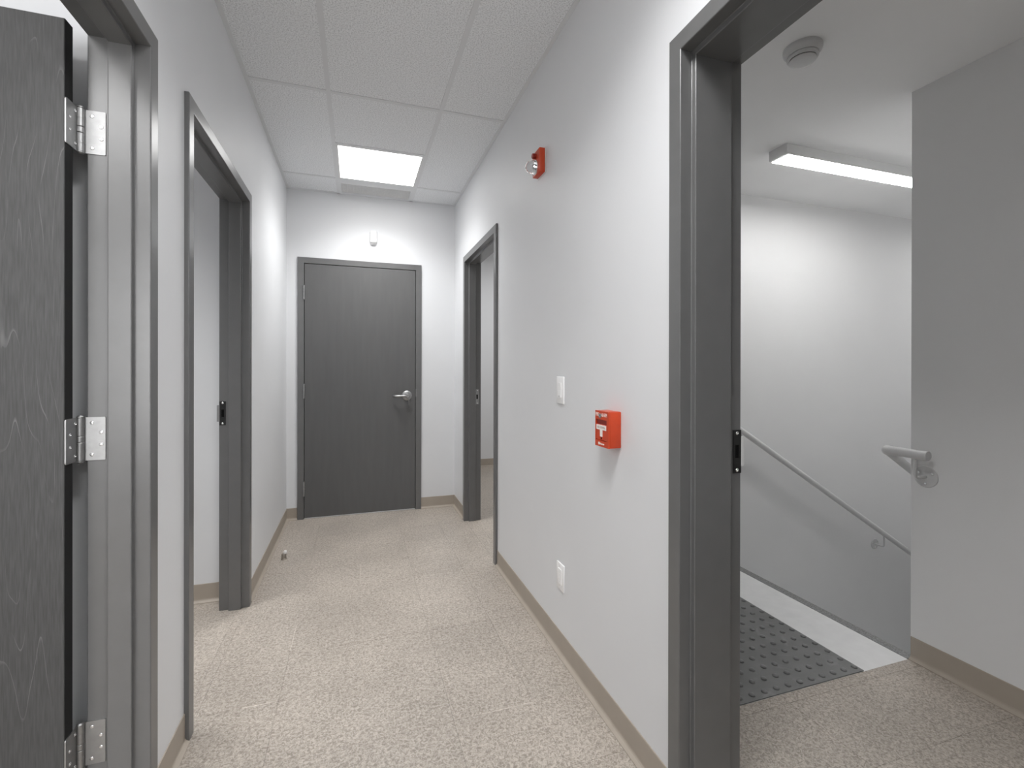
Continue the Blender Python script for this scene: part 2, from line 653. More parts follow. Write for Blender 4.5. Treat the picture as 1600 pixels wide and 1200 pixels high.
# pale residue that marks a few open tile joints
for (x0, x1, y0, y1) in ((0.432, 0.637, 1.6588, 1.6612), (-0.40, -0.305, 1.9638, 1.9662), (0.0262, 0.0278, 2.95, 3.185), (0.37, 0.637, 2.8791, 2.8809), (-0.278, -0.2764, 2.30, 2.52)):
    bxo('joint_residue', M['residue'], floor, x0, x1, y0, y1, -0.001, 0.00035)

# landing slab in front of the stair and the steps
bm = bmesh.new()
box(bm, XRK, 2.272, VY, YS, -0.16, 0.0)
struct('floor_landing', bm, M['skirt_white'], 'pale painted landing strip beside the tactile mat')
bm = bmesh.new()
prism(bm, round_poly([(2.272, -0.16), (2.272, 0.0015), (2.325, 0.0015), (2.328, -0.02), (2.318, -0.16)], 0.004),
      lambda p: (p[0], VY + 0.004, p[1]), lambda p: (p[0], YS, p[1]))
struct('trim_1', bm, M['nosing'], 'dark abrasive nosing strip along the top step')
stair = structure_root('stair', 'grey steps going down behind the landing wall', (2.6, 2.0, -0.2))
stair['kind'] = 'structure'
RISE, RUN = 0.172, 0.28
for k in range(1, 13):
    x0 = 2.318 + (k - 1) * RUN
    bxo('step', M['concrete'], stair, x0, x0 + RUN + 0.02, VY + 0.02, YS, -RISE * k - 0.17, -RISE * k, 0.004)
bxo('lower_floor', M['concrete'], stair, 2.318 + 12 * RUN + 0.021, XEND, VY, YS, ZB, -RISE * 12 - 0.1)
# sloped white skirt on the landing wall side
bm = bmesh.new()
sk = [(2.331, 0.026), (2.336, 0.031), (2.37, 0.028), (2.37 + 3.3, 0.028 - 3.3 * 0.615), (2.37 + 3.3, -0.30 - 3.3 * 0.615), (2.331, -0.2)]
prism(bm, sk, lambda p: (p[0], VY, p[1]), lambda p: (p[0], VY + 0.016, p[1]))
struct('trim_2', bm, M['white_enamel'], 'white skirt board that starts at the landing wall corner')

# ------------------------------------------------------------------ ceiling grid
TX0, TX1 = -0.145, 0.465
LY = [3.945, 2.725, 1.505, 0.285, -0.935, -2.155]          # cross tees every 4 ft
ceiling = struct('ceiling', box(bmesh.new(), XLB, XRK, YB - 0.12, YE + 0.12, H + 0.10, H + 0.16), M['tee'],
                 'suspended ceiling of speckled mineral tiles over the corridor')
TW = 0.012
ZC = H + 0.0030


def tee(x0, x1, y0, y1, name='grid_tee'):
    return bxo(name, M['tee'], ceiling, x0, x1, y0, y1, H - 0.0006, H + 0.03)


def ctile(x0, x1, y0, y1):
    g = 0.0035
    return bxo('tile', M['tile'], ceiling, x0 + g, x1 - g, y0 + g, y1 - g, ZC, ZC + 0.014)


for x in (TX0, TX1):
    tee(x - TW, x + TW, YB, YE)
tee(XL, XL + 0.020, YB, YE, 'wall_angle')
tee(XR - 0.020, XR, YB, YE, 'wall_angle')
tee(XL + 0.020, XR - 0.020, YE - 0.020, YE, 'wall_angle')
for y in LY:
    tee(XL + 0.02, TX0 - TW, y - TW, y + TW)
    tee(TX0 + TW, TX1 - TW, y - TW, y + TW)
    tee(TX1 + TW, XR - 0.02, y - TW, y + TW)
LIGHTS = [(3.335, 3.945), (0.285, 0.895), (-2.155, -1.545)]
for a, b in LIGHTS:
    y = a if min(abs(a - q) for q in LY) > 0.1 else b
    tee(TX0 + TW, TX1 - TW, y - TW, y + TW)
rows = [YE] + LY + [YB]
for a, b in zip(rows[1:], rows):
    for x0, x1 in ((XL, TX0), (TX0, TX1), (TX1, XR)):
        if (x0, x1) == (TX0, TX1):
            if b == YE:
                continue                                   # the return air grille sits here
            hit = [l for l in LIGHTS if l[0] > a - 0.01 and l[1] < b + 0.01]
            if hit:
                if hit[0][0] - a > 0.1:
                    ctile(x0, x1, a, hit[0][0])
                if b - hit[0][1] > 0.1:
                    ctile(x0, x1, hit[0][1], b)
                continue
        ctile(x0, x1, a, b)

for n_, (a, b) in enumerate(LIGHTS):
    lab = ['square white lit ceiling panel above the far shut door',
           'square white lit ceiling panel overhead near the stair doorway',
           'square white lit ceiling panel at the corridor end behind the viewer'][n_]
    cy_ = (a + b) / 2
    cx_ = (TX0 + TX1) / 2
    t = thing('ceiling_light', lab, 'ceiling light', (cx_, cy_, H), 'square lit panels in the corridor ceiling')
    w = 0.305 - TW
    b_ = bmesh.new()
    for (x0, x1, y0, y1) in ((-w, w, -w, -w + 0.014), (-w, w, w - 0.014, w), (-w, -w + 0.014, -w + 0.014, w - 0.014), (w - 0.014, w, -w + 0.014, w - 0.014)):
        box(b_, cx_ + x0, cx_ + x1, cy_ + y0, cy_ + y1, H + 0.0005, H + 0.04)
    obj('panel_frame', b_, M['white_enamel'], t)
    bxo('diffuser', M['panel_lens'], t, cx_ - w + 0.0142, cx_ + w - 0.0142, cy_ - w + 0.0142, cy_ + w - 0.0142, H + 0.002, H + 0.03)

# return air grille against the end wall
vt = thing('air_vent', 'grey return air grille in the ceiling between lit panel and end wall', 'vent', (0.16, 4.14, H))
x0, x1, y0, y1 = TX0 + TW, TX1 - TW, 3.957, YE - 0.020
b_ = bmesh.new()
box(b_, x0, x1, y0, y0 + 0.082, H - 0.0005, H + 0.012)
box(b_, x0, x1, y1 - 0.024, y1, H - 0.0005, H + 0.012)
box(b_, x0, x0 + 0.014, y0 + 0.082, y1 - 0.024, H - 0.0005, H + 0.012)
box(b_, x1 - 0.022, x1, y0 + 0.082, y1 - 0.024, H - 0.0005, H + 0.012)
obj('vent_frame', b_, M['tee'], vt)
gx0, gx1, gy0, gy1 = x0 + 0.014, x1 - 0.022, y0 + 0.082, y1 - 0.024
bxo('vent_backing', M['grille'], vt, gx0, gx1, gy0, gy1, H + 0.0105, H + 0.0125)
b_ = bmesh.new()
n = 60
for k in range(n):
    x = gx0 + (gx1 - gx0) * (k + 0.5) / n
    box(b_, x - 0.0012, x + 0.0012, gy0, gy1, H + 0.001, H + 0.0104)
n = 20
for k in range(n):
    y = gy0 + (gy1 - gy0) * (k + 0.5) / n
    box(b_, gx0, gx1, y - 0.0012, y + 0.0012, H + 0.0012, H + 0.0103)
o = obj('vent_core', b_, M['grille'], vt)
o['kind'] = 'stuff'


# ------------------------------------------------------------------ rubber base with a cove toe
def base_profile():
    return [(0.0, HB), (0.0022, HB), (0.0034, HB - 0.0016), (0.0034, 0.019), (0.0046, 0.0135), (0.0075, 0.0098),
            (0.0185, 0.0030), (0.0185, 0.0), (0.0, 0.0)]


def base_run(bm, p, q, nrm):
    p, q, nrm = Vector((p[0], p[1], 0)), Vector((q[0], q[1], 0)), Vector((nrm[0], nrm[1], 0))
    prism(bm, base_profile(), lambda t: p + nrm * t[0] + Vector((0, 0, t[1])), lambda t: q + nrm * t[0] + Vector((0, 0, t[1])))


bm = bmesh.new()
base_run(bm, (XL, O_ML[1] + FACE), (XL, YE), (1, 0))
base_run(bm, (XL, O_NL[1] + FACE), (XL, O_ML[0] - FACE), (1, 0))
base_run(bm, (XL, YB), (XL, O_NL[0] - FACE), (1, 0))
struct('baseboard_left', bm, M['base'], 'beige rubber base along the left corridor wall')
bm = bmesh.new()
base_run(bm, (XR, O_ST[1] + FACE), (XR, O_RF[0] - FACE), (-1, 0))
base_run(bm, (XR, O_RF[1] + FACE), (XR, YE), (-1, 0))
base_run(bm, (XR, YB), (XR, O_ST[0] - FACE), (-1, 0))
struct('baseboard_right', bm, M['base'], 'beige rubber base along the right corridor wall')
bm = bmesh.new()
base_run(bm, (XL, YE), (O_END[0] - FACE, YE), (0, -1))
base_run(bm, (O_END[1] + FACE, YE), (XR, YE), (0, -1))
struct('baseboard_end', bm, M['base'], 'beige rubber base either side of the shut door')
bm = bmesh.new()
base_run(bm, (VX, -0.45), (VX, VY - 0.002), (-1, 0))
struct('baseboard_landing', bm, M['base'], 'beige rubber base along the landing wall')
bm = bmesh.new()
base_run(bm, (-3.2, 2.925), (XLB - 0.016, 2.925), (0, -1))
struct('baseboard_left_room', bm, M['base'], 'beige rubber base in the room beyond the left doorway')
bm = bmesh.new()
base_run(bm, (XRT, 5.87), (4.2, 5.87), (0, -1))
struct('baseboard_right_room', bm, M['base'], 'beige rubber base in the room beyond the far right doorway')


# ------------------------------------------------------------------ steel door frames
def door_frame(parent, org, u, w, width, depth, r1, r2):
    """mitred hollow-metal frame: u runs across the opening, w into the wall from the corridor face"""
    org, u, w = Vector(org), Vector(u), Vector(w)
    st = 0.016
    prof = [(FACE, 0.0), (0.0, 0.0), (0.0, r1), (-st, r1), (-st, depth - r2), (0.0, depth - r2), (0.0, depth), (FACE, depth)]
    prof = round_poly(prof, 0.0032, 3)
    bm = bmesh.new()
    rings = []
    for k in range(4):
        ring = []
        for a, d in prof:
            uu = -a if k < 2 else width + a
            zz = 0.0 if k in (0, 3) else HD + a
            ring.append(bm.verts.new(org + u * uu + w * d + Vector((0, 0, zz))))
        rings.append(ring)
    n = len(prof)
    for a, b in zip(rings, rings[1:]):
        for k in range(n):
            bm.faces.new((a[k], a[(k + 1) % n], b[(k + 1) % n], b[k]))
    bm.faces.new(rings[0])
    bm.faces.new(rings[-1])
    return obj('door_frame', bm, M['frame'], parent)


DL, DS = 0.142, 0.211        # jamb depths: thin partitions, stair wall
d_end = structure_root('door_1', 'shut dark grey flush door at the end of the corridor', (0.04, YE, 0))
door_frame(d_end, (O_END[0], YE - PROUD, 0), (1, 0, 0), (0, 1, 0), O_END[1] - O_END[0], 0.15, 0.048, 0.048)
d_nl = structure_root('door_2', 'open wood-grain door with steel hinges at the near left doorway', (XL, 1.05, 0))
door_frame(d_nl, (XL + PROUD, O_NL[0], 0), (0, 1, 0), (-1, 0, 0), O_NL[1] - O_NL[0], DL, 0.038, 0.050)
d_ml = structure_root('door_3', 'dark grey door frame of the second doorway on the left', (XL, 2.35, 0))
door_frame(d_ml, (XL + PROUD, O_ML[0], 0), (0, 1, 0), (-1, 0, 0), O_ML[1] - O_ML[0], DL, 0.038, 0.046)
d_rf = structure_root('door_4', 'dark grey door frame of the far doorway on the right', (XR, 3.4, 0))
door_frame(d_rf, (XR - PROUD, O_RF[0], 0), (0, 1, 0), (1, 0, 0), O_RF[1] - O_RF[0], DL, 0.038, 0.046)
d_st = structure_root('door_5', 'dark grey door frame of the near right doorway to the stair', (XR, 0.60, 0))
door_frame(d_st, (XR - PROUD, O_ST[0], 0), (0, 1, 0), (1, 0, 0), O_ST[1] - O_ST[0], DS, 0.038, 0.0495)


def screw(name, parent, p, axis, r=0.0045, mat=None):
    b_ = bmesh.new()
    lathe(b_, p, axis, [(r, 0), (r, 0.0006), (r * 0.8, 0.0014), (r * 0.42, 0.0015), (r * 0.3, 0.0006), (0, 0.0006)], 14)
    return obj(name, b_, mat or M['screw'], parent, smooth=True)


# --- end door leaf, hinges, lever
YF = YE - PROUD + 0.0030
leaf = bxo('door_leaf', M['door'], d_end, O_END[0] + 0.0042, O_END[1] - 0.0042, YF, YF + 0.044, 0.010, HD - 0.0045, 0.0015)


def child(name, bm, mat, par, smooth=False):
    o = obj(name, bm, mat, None, smooth)
    o.parent = par
    return o


bxo('door_sweep', M['tee'], d_end, O_END[0] + 0.004, O_END[1] - 0.004, YF + 0.001, YF + 0.043, 0.003, 0.0098)
HX = O_END[0] + 0.001
for zc in (1.889, 1.067, 0.2525):
    b_ = bmesh.new()
    yk = YF - 0.008
    for k in range(5):
        za = zc - 0.057 + k * 0.0228
        lathe(b_, (HX, yk, za + 0.0005), (0, 0, 1), [(0.0070, 0), (0.0078, 0.0008), (0.0078, 0.021), (0.0070, 0.0218)], 16)
    lathe(b_, (HX, yk, zc + 0.0572), (0, 0, 1), [(0.0078, 0), (0.0074, 0.003), (0.004, 0.0055), (0, 0.006)], 16)
    lathe(b_, (HX, yk, zc - 0.0572), (0, 0, -1), [(0.0078, 0), (0.0074, 0.003), (0.004, 0.0055), (0, 0.006)], 16)
    box(b_, HX - 0.0012, HX + 0.0012, yk, YF + 0.002, zc - 0.057, zc + 0.057)
    obj('hinge', b_, M['steel'], d_end, smooth=True)
lv = bpy.data.objects.new('lever_handle', None)
lv.location = (0.427, YF, 1.018)
col.objects.link(lv)
lv.parent = d_end
lv.matrix_parent_inverse = Matrix.Translation(d_end.location).inverted()


def sub(name, b_, mat, smooth=True):
    o = obj(name, b_, mat, None, smooth)
    o.parent = lv
    o.matrix_parent_inverse = Matrix.Translation(lv.location).inverted()
    return o


b_ = bmesh.new()
lathe(b_, (0.427, YF, 1.018), (0, -1, 0), [(0.044, 0), (0.044, 0.004), (0.040, 0.009), (0.030, 0.013), (0.019, 0.015), (0.017, 0.030), (0.016, 0.046), (0.0, 0.047)], 36)
sub('rosette', b_, M['steel'])
b_ = bmesh.new()
pts = [(0.434, YF - 0.052, 1.018), (0.415, YF - 0.056, 1.018), (0.385, YF - 0.058, 1.0175), (0.350, YF - 0.058, 1.0165), (0.326, YF - 0.054, 1.016), (0.315, YF - 0.043, 1.016), (0.312, YF - 0.020, 1.016)]
tube(b_, pts, 0.0105, 16)
lathe(b_, (0.427, YF - 0.042, 1.018), (0, -1, 0), [(0.017, 0), (0.017, 0.018), (0.014, 0.022), (0.0, 0.022)], 24)
sub('lever', b_, M['steel'])
b_ = bmesh.new()
tube(b_, [(0.438, YF - 0.03, 1.000), (0.441, YF - 0.034, 0.985), (0.4405, YF - 0.034, 0.958)], 0.0032, 10)
box(b_, 0.4385, 0.4425, YF - 0.040, YF - 0.028, 0.932, 0.960, 0.001)
sub('key', b_, M['steel'])
bxo('strike_plate', M['steel'], d_end, O_END[1] + 0.0005, O_END[1] + 0.0055, YE - PROUD - 0.0012, YE - PROUD + 0.003, 1.005, 1.075, 0.0006)
bxo('latch', M['screw'], d_end, O_END[1] - 0.0026, O_END[1] - 0.0004, YF + 0.004, YF + 0.018, 1.010, 1.032)

# --- near left door, swung open into its room
EX = -0.6925          # edge of the leaf that faces the corridor
LY0, LY1 = 1.4690, 1.5050
bxo('door_leaf', M['grain'], d_nl, EX - 0.905, EX - 0.0008, LY0, LY1, 0.012, HD - 0.004, 0.001)
bxo('door_edge', M['edge'], d_nl, EX - 0.0008, EX, LY0 + 0.0012, LY1 - 0.0005, 0.012, HD - 0.004)
PXH, PYH, PR = -0.6850, 1.5235, 0.0078
for zc in (1.879, 1.0705, 0.2665):
    hg = bpy.data.objects.new('hinge', None)
    hg.location = (PXH, PYH, zc)
    col.objects.link(hg)
    hg.parent = d_nl
    hg.matrix_parent_inverse = Matrix.Translation(d_nl.location).inverted()

    def hs(name, b_, mat, smooth=False):
        o = obj(name, b_, mat, None, smooth)
        o.parent = hg
        o.matrix_parent_inverse = Matrix.Translation(hg.location).inverted()
        return o

    hh = 0.057
    # plate on the jamb
    b_ = bmesh.new()
    pl = round_poly([(PXH - 0.001, zc - hh), (-0.6335, zc - hh), (-0.6335, zc + hh), (PXH - 0.001, zc + hh)], 0.0025)
    prism(b_, pl, lambda p: (p[0], O_NL[1] - 0.0024, p[1]), lambda p: (p[0], O_NL[1] + 0.0004, p[1]))
    hs('jamb_plate', b_, M['steel'])
    # plate on the door edge
    b_ = bmesh.new()
    pl = round_poly([(PYH, zc - hh), (LY0 + 0.0006, zc - hh), (LY0 + 0.0006, zc + hh), (PYH, zc + hh)], 0.004)
    prism(b_, pl, lambda p: (EX - 0.0004, p[0], p[1]), lambda p: (EX + 0.0026, p[0], p[1]))
    hs('door_plate', b_, M['steel'])
    # five knuckles with bearing rings between them
    b_ = bmesh.new()
    ks = [0.0, 0.0245, 0.049, 0.065, 0.0895, 0.114]
    for k in range(5):
        a, c = zc - hh + ks[k] + 0.0006, zc - hh + ks[k + 1] - 0.0006
        lathe(b_, (PXH, PYH, a), (0, 0, 1), [(PR * 0.92, 0), (PR, 0.0008), (PR, c - a - 0.0008), (PR * 0.92, c - a)], 20)
    lathe(b_, (PXH, PYH, zc + hh), (0, 0, 1), [(PR * 1.08, 0), (PR * 1.08, 0.002), (PR * 0.7, 0.0055), (0, 0.0062)], 20)
    lathe(b_, (PXH, PYH, zc - hh), (0, 0, -1), [(PR * 1.08, 0), (PR * 1.08, 0.002), (PR * 0.7, 0.0055), (0, 0.0062)], 20)
    for zz in (zc - hh + 0.0245, zc - hh + 0.0895):
        lathe(b_, (PXH, PYH, zz - 0.0018), (0, 0, 1), [(PR * 1.1, 0), (PR * 1.1, 0.0036)], 20)
    hs('barrel', b_, M['steel'], True)
    for dx, dz in ((0.020, 0.042), (0.040, 0.016), (0.040, -0.016), (0.020, -0.042)):
        b_ = bmesh.new()
        lathe(b_, (PXH + dx + 0.002, O_NL[1] - 0.0023, zc + dz), (0, -1, 0), [(0.0046, 0), (0.0046, 0.0006), (0.0036, 0.0014), (0.0018, 0.0015), (0.0014, 0.0007), (0, 0.0007)], 14)
        hs('screw', b_, M['screw'], True)
        b_ = bmesh.new()
        lathe(b_, (EX + 0.0025, PYH - 0.0135 - (dx - 0.02) * 1.15, zc + dz), (1, 0, 0), [(0.0046, 0), (0.0046, 0.0006), (0.0036, 0.0014), (0.0018, 0.0015), (0.0014, 0.0007), (0, 0.0007)], 14)
        hs('screw', b_, M['screw'], True)


# --- strikes of the open doorways
def strike(parent, xc, y, zc, xdir, hole, lip_len, plate, lip):
    """strike plate on a jamb that faces -Y; xdir points into the room"""
    w = 0.0145
    b_ = bmesh.new()
    hw, hz = 0.0065, 0.019
    for (a, b, c, d) in ((-w, w, hz, 0.062), (-w, w, -0.062, -hz), (-w, -hw, -hz, hz), (hw, w, -hz, hz)):
        box(b_, xc + a, xc + b, y - 0.0022, y + 0.0004, zc + c, zc + d)
    o = obj('strike_plate', b_, plate, parent)
    bxo('strike_recess', M['dark_hole'], parent, xc - hw, xc + hw, y - 0.0008, y + 0.0003, zc - hz, zc + hz)
    for s in (-1, 1):
        screw('screw', parent, (xc, y - 0.0021, zc + s * 0.053), (0, -1, 0), 0.0052)
    if lip_len:
        b_ = bmesh.new()
        x0, x1 = sorted((xc + xdir * w * 0.98, xc + xdir * (w + lip_len)))
        box(b_, x0, x1, y - 0.0030, y + 0.0006, zc - 0.043, zc + 0.043, 0.0008)
        obj('strike_lip', b_, lip, parent)
    return o


strike(d_ml, -0.6575, O_ML[1], 1.024, -1, True, 0.012, M['black'], M['steel'])
strike(d_st, 1.0390, O_ST[1], 1.020, 1, True, 0.011, M['black'], M['rail'])
strike(d_rf, 0.9530, O_RF[1], 1.024, 1, True, 0.0, M['steel'], M['steel'])

# ------------------------------------------------------------------ tactile mat on the landing
mat_ = thing('tactile_mat', 'dark grey rubber tactile warning mat with raised domes on the landing', 'mat', (1.70, 1.95, 0))
MX0, MX1, MY0, MY1 = 1.336, 2.0075, VY + 0.001, 2.314
bxo('rubber_sheet', M['rubber'], mat_, MX0, MX1, MY0, MY1, 0.0, 0.0040)
b_ = bmesh.new()
lathe(b_, (0, 0, 0), (0, 0, 1), [(0.0120, 0), (0.0116, 0.0026), (0.0098, 0.0050), (0.006, 0.0062), (0, 0.0066)], 16)
bmesh.ops.recalc_face_normals(b_, faces=b_.faces)
dome_me = bpy.data.meshes.new('dome')
b_.to_mesh(dome_me)
b_.free()
dome_me.materials.append(M['rubber'])
for f in dome_me.polygons:
    f.use_smooth = True
for i in range(11):
    for j in range(15):
        o = bpy.data.objects.new('dome', dome_me)
        o.location = (1.990 - 0.0605 * i - mat_.location.x, 1.4285 + 0.0595 * j - mat_.location.y, 0.0039)
        o.parent = mat_
        col.objects.link(o)

# ------------------------------------------------------------------ handrails
SL = -0.615
RR = 0.0192


def rosette_bracket(parent, wall_pt, nrm, rail_z, out, rr=0.040):
    """round wall plate, arm and saddle that carries the rail"""
    wp, nv = Vector(wall_pt), Vector(nrm)
    b_ = bmesh.new()
    lathe(b_, wp, nv, [(rr, 0), (rr, 0.002), (rr - 0.002, 0.0042), (0, 0.0046)], 32)
    br = obj('rail_bracket', b_, M['rail'], parent, smooth=True)
    b_ = bmesh.new()
    e = wp + nv * out
    pts = [wp + nv * 0.004, wp + nv * (out - 0.018), wp + nv * (out - 0.006) + Vector((0, 0, 0.004)), e + Vector((0, 0, 0.016)), Vector((e.x, e.y, rail_z - RR + 0.004))]
    tube(b_, pts, 0.0062, 14)
    a = obj('bracket_arm', b_, M['rail'], None, smooth=True)
    a.parent = br
    u, v = frame_axes(nv)
    for k in range(3):
        t = math.radians(90 + 120 * k)
        q = wp + nv * 0.0042 + (u * math.cos(t) + v * math.sin(t)) * rr * 0.66
        s = bmesh.new()
        lathe(s, q, nv, [(0.0058, 0), (0.005, 0.0022), (0.002, 0.003), (0, 0.003)], 12)
        so = obj('screw', s, M['screw'], None, smooth=True)
        so.parent = br
    return br


ry = YS - 0.070
zr = lambda x: 0.849 + (x - 2.443) * SL
h1 = thing('handrail', 'long grey round handrail sloping down the far stair wall', 'handrail', (2.5, ry, 0.85), 'handrails of the stair')
b_ = bmesh.new()
xt = 2.400
pts = [(2.08, ry, zr(xt)), (2.34, ry, zr(xt)), (2.37, ry, zr(xt) - 0.001), (xt, ry, zr(xt) - 0.006), (2.443, ry, zr(2.443)), (5.6, ry, zr(5.6))]
tube(b_, pts, RR, 22)
obj('rail', b_, M['rail'], h1, smooth=True)
for xb in (2.452, 3.814, 5.2):
    rosette_bracket(h1, (xb, YS, zr(xb) - 0.100), (0, -1, 0), zr(xb), 0.070)

rx = VX - 0.070
ryr = VY + 0.073
h2 = thing('handrail', 'short grey handrail end bent round the landing wall corner', 'handrail', (rx, 1.35, 0.9), 'handrails of the stair')
b_ = bmesh.new()
Z2 = 0.902
pts = [(rx, 1.294, Z2), (rx, 1.40, Z2)]
R_ = 0.045
for k in range(0, 9):
    a = math.radians(90 * k / 8)
    x = rx + R_ * (1 - math.cos(a))
    pts.append((x, ryr - R_ + R_ * math.sin(a), Z2 + min(0, (x - rx - 0.02)) * 0 - max(0, x - rx - 0.01) * 0.35))
xs = pts[-1][0]
zs = pts[-1][2]
for k in range(1, 3):
    pts.append((xs + 1.4 * k, ryr, zs + 1.4 * k * SL))
tube(b_, pts, RR, 22)
obj('rail', b_, M['rail'], h2, smooth=True)
rosette_bracket(h2, (VX, 1.343, 0.803), (-1, 0, 0), Z2, 0.070, 0.0455)
rosette_bracket(h2, (3.6, VY, zs + (3.6 - xs) * SL - 0.1), (0, 1, 0), zs + (3.6 - xs) * SL, 0.073)

# ------------------------------------------------------------------ strip light and smoke detector over the stair
sl = thing('strip_light', 'long white lit strip light on the stair ceiling', 'ceiling light', (2.7, 1.98, HS))
X0, X1, Y0, Y1, D_ = 2.172, 3.392, 1.922, 2.036, 0.056
b_ = bmesh.new()
prof = round_poly([(Y0, HS), (Y1, HS), (Y1, HS - D_ + 0.003), (Y1 - 0.004, HS - D_), (Y0 + 0.004, HS - D_), (Y0, HS - D_ + 0.003)], 0.002)
prism(b_, prof, lambda p: (X0, p[0], p[1]), lambda p: (X1, p[0], p[1]))
obj('fixture_housing', b_, M['white_enamel'], sl)
bxo('diffuser', M['strip_lens'], sl, X0 + 0.018, X1 - 0.018, Y0 + 0.006, Y1 - 0.003, HS - D_ - 0.0022, HS - D_ + 0.001, 0.001)

sd = thing('smoke_detector', 'round white smoke detector on the ceiling over the landing', 'smoke detector', (1.587, 1.337, HS))
c = (1.587, 1.337, HS)
b_ = bmesh.new()
lathe(b_, c, (0, 0, -1), [(0.0640, 0), (0.0650, 0.002), (0.0650, 0.012), (0.0630, 0.018), (0.0565, 0.024), (0.0535, 0.030)], 48)
obj('detector_base', b_, M['offwhite_plastic'], sd, smooth=True)
b_ = bmesh.new()
lathe(b_, c, (0, 0, -1), [(0.050, 0.0302), (0.0525, 0.033), (0.0525, 0.039), (0.0500, 0.0425), (0.0470, 0.0440), (0.0465, 0.0405), (0.030, 0.0400), (0.0, 0.0400)], 48)
obj('detector_ring', b_, M['offwhite_plastic'], sd, smooth=True)
b_ = bmesh.new()
lathe(b_, c, (0, 0, -1), [(0.0435, 0.0402), (0.0440, 0.0455)], 48)
obj('smoke_slot', b_, M['black'], sd)
b_ = bmesh.new()
lathe(b_, c, (0, 0, -1), [(0.0455, 0.0456), (0.0458, 0.049), (0.042, 0.0525), (0.030, 0.0550), (0.0, 0.0560)], 48)
obj('detector_cover', b_, M['offwhite_plastic'], sd, smooth=True)


# ------------------------------------------------------------------ lettering
def lettering(name, text, mat, parent, loc, size, rot, width=None):
    cu = bpy.data.curves.new(name, 'FONT')
    cu.body = text
    cu.size = size
    cu.align_x, cu.align_y = 'CENTER', 'CENTER'
    cu.extrude = 0.0002
    tmp = bpy.data.objects.new(name, cu)
    col.objects.link(tmp)
    bpy.context.view_layer.update()
    dg = bpy.context.evaluated_depsgraph_get()
    me = bpy.data.meshes.new_from_object(tmp.evaluated_get(dg))
    bpy.data.objects.remove(tmp, do_unlink=True)
    if width:
        xs_ = [v.co.x for v in me.vertices]
        k = width / (max(xs_) - min(xs_))
        for v in me.vertices:
            v.co.x *= k
    me.materials.clear()
    me.materials.append(mat)
    me.transform(Matrix.Translation(loc) @ rot)
    o = bpy.data.objects.new(name, me)
    col.objects.link(o)
    o.parent = parent
    o.matrix_parent_inverse = Matrix.Translation(parent.location).inverted()
    return o


# text on the right wall reads along -Y with its face toward -X
ROT_R = Matrix(((0, 0, -1, 0), (-1, 0, 0, 0), (0, 1, 0, 0), (0, 0, 0, 1)))

# ------------------------------------------------------------------ fire alarm pull station
ps = thing('fire_alarm_pull_station', 'red fire alarm pull station with a white T handle on the right wall', 'fire alarm', (XR, 1.455, 1.048))
PX = XR - 0.050
py0, py1, pz0, pz1 = 1.4085, 1.5005, 0.9865, 1.1105
b_ = bmesh.new()
box(b_, PX + 0.006, XR, py0, py1, pz0, pz1, 0.003, 2)
obj('housing', b_, M['red'], ps, smooth=True)
b_ = bmesh.new()
ry0, ry1, rz0, rz1 = py0 + 0.012, py1 - 0.004, pz0 + 0.021, pz1 - 0.030
for (a, b, c_, d) in ((py0, py1, rz1, pz1), (py0, py1, pz0, rz0), (py0, ry0, rz0, rz1), (ry1, py1, rz0, rz1)):
    box(b_, PX, PX + 0.0062, a, b, c_, d)
obj('face_rim', b_, M['red'], ps)
bxo('recess', M['dark_red'], ps, PX + 0.0045, PX + 0.0060, ry0, ry1, rz1 - 0.018, rz1)
b_ = bmesh.new()
box(b_, PX + 0.0010, PX + 0.0060, ry0 + 0.001, ry1 - 0.001, rz0 + 0.002, rz1 - 0.018, 0.0008)
pull = obj('pull_handle', b_, M['red'], ps)
yc = (ry0 + ry1) / 2


def psub(name, b_, mat, smooth=False):
    o = obj(name, b_, mat, None, smooth)
    o.parent = pull
    return o


b_ = bmesh.new()
tz = rz1 - 0.019
tp = [(yc - 0.034, tz), (yc + 0.034, tz), (yc + 0.034, tz - 0.0165), (yc + 0.0085, tz - 0.0165), (yc + 0.0085, tz - 0.040),
      (yc - 0.0085, tz - 0.040), (yc - 0.0085, tz - 0.0165), (yc - 0.034, tz - 0.0165)]
prism(b_, tp, lambda p: (PX + 0.0002, p[0], p[1]), lambda p: (PX + 0.0012, p[0], p[1]))
psub('white_t_mark', b_, M['letter'])
b_ = bmesh.new()
lathe(b_, (PX + 0.0012, yc, tz - 0.0455), (-1, 0, 0), [(0.0042, 0), (0.0042, 0.0004), (0, 0.0004)], 16)
psub('key_hole', b_, M['dark_hole'])
lettering('lettering', 'PULL DOWN', M['letter_grey'], ps, (PX - 0.0001, yc, tz - 0.0083), 0.0095, ROT_R, 0.050)
lettering('lettering', 'FIRE', M['letter'], ps, (PX - 0.0003, yc + 0.0265, pz1 - 0.0135), 0.0185, ROT_R, 0.024)
lettering('lettering', 'ALARM', M['letter'], ps, (PX - 0.0003, yc - 0.0215, pz1 - 0.0135), 0.0185, ROT_R, 0.037)
b_ = bmesh.new()
lathe(b_, (PX, yc + 0.0055, pz1 - 0.017), (-1, 0, 0), [(0.0085, 0), (0.0085, 0.002), (0.007, 0.0032), (0.003, 0.0034), (0.0024, 0.0018), (0, 0.0018)], 24)
obj('lock', b_, M['steel'], ps, smooth=True)
b_ = bmesh.new()
lathe(b_, (PX, yc + 0.014, pz0 + 0.0105), (-1, 0, 0), [(0.0052, 0), (0.0052, 0.0004), (0, 0.0004)], 20)
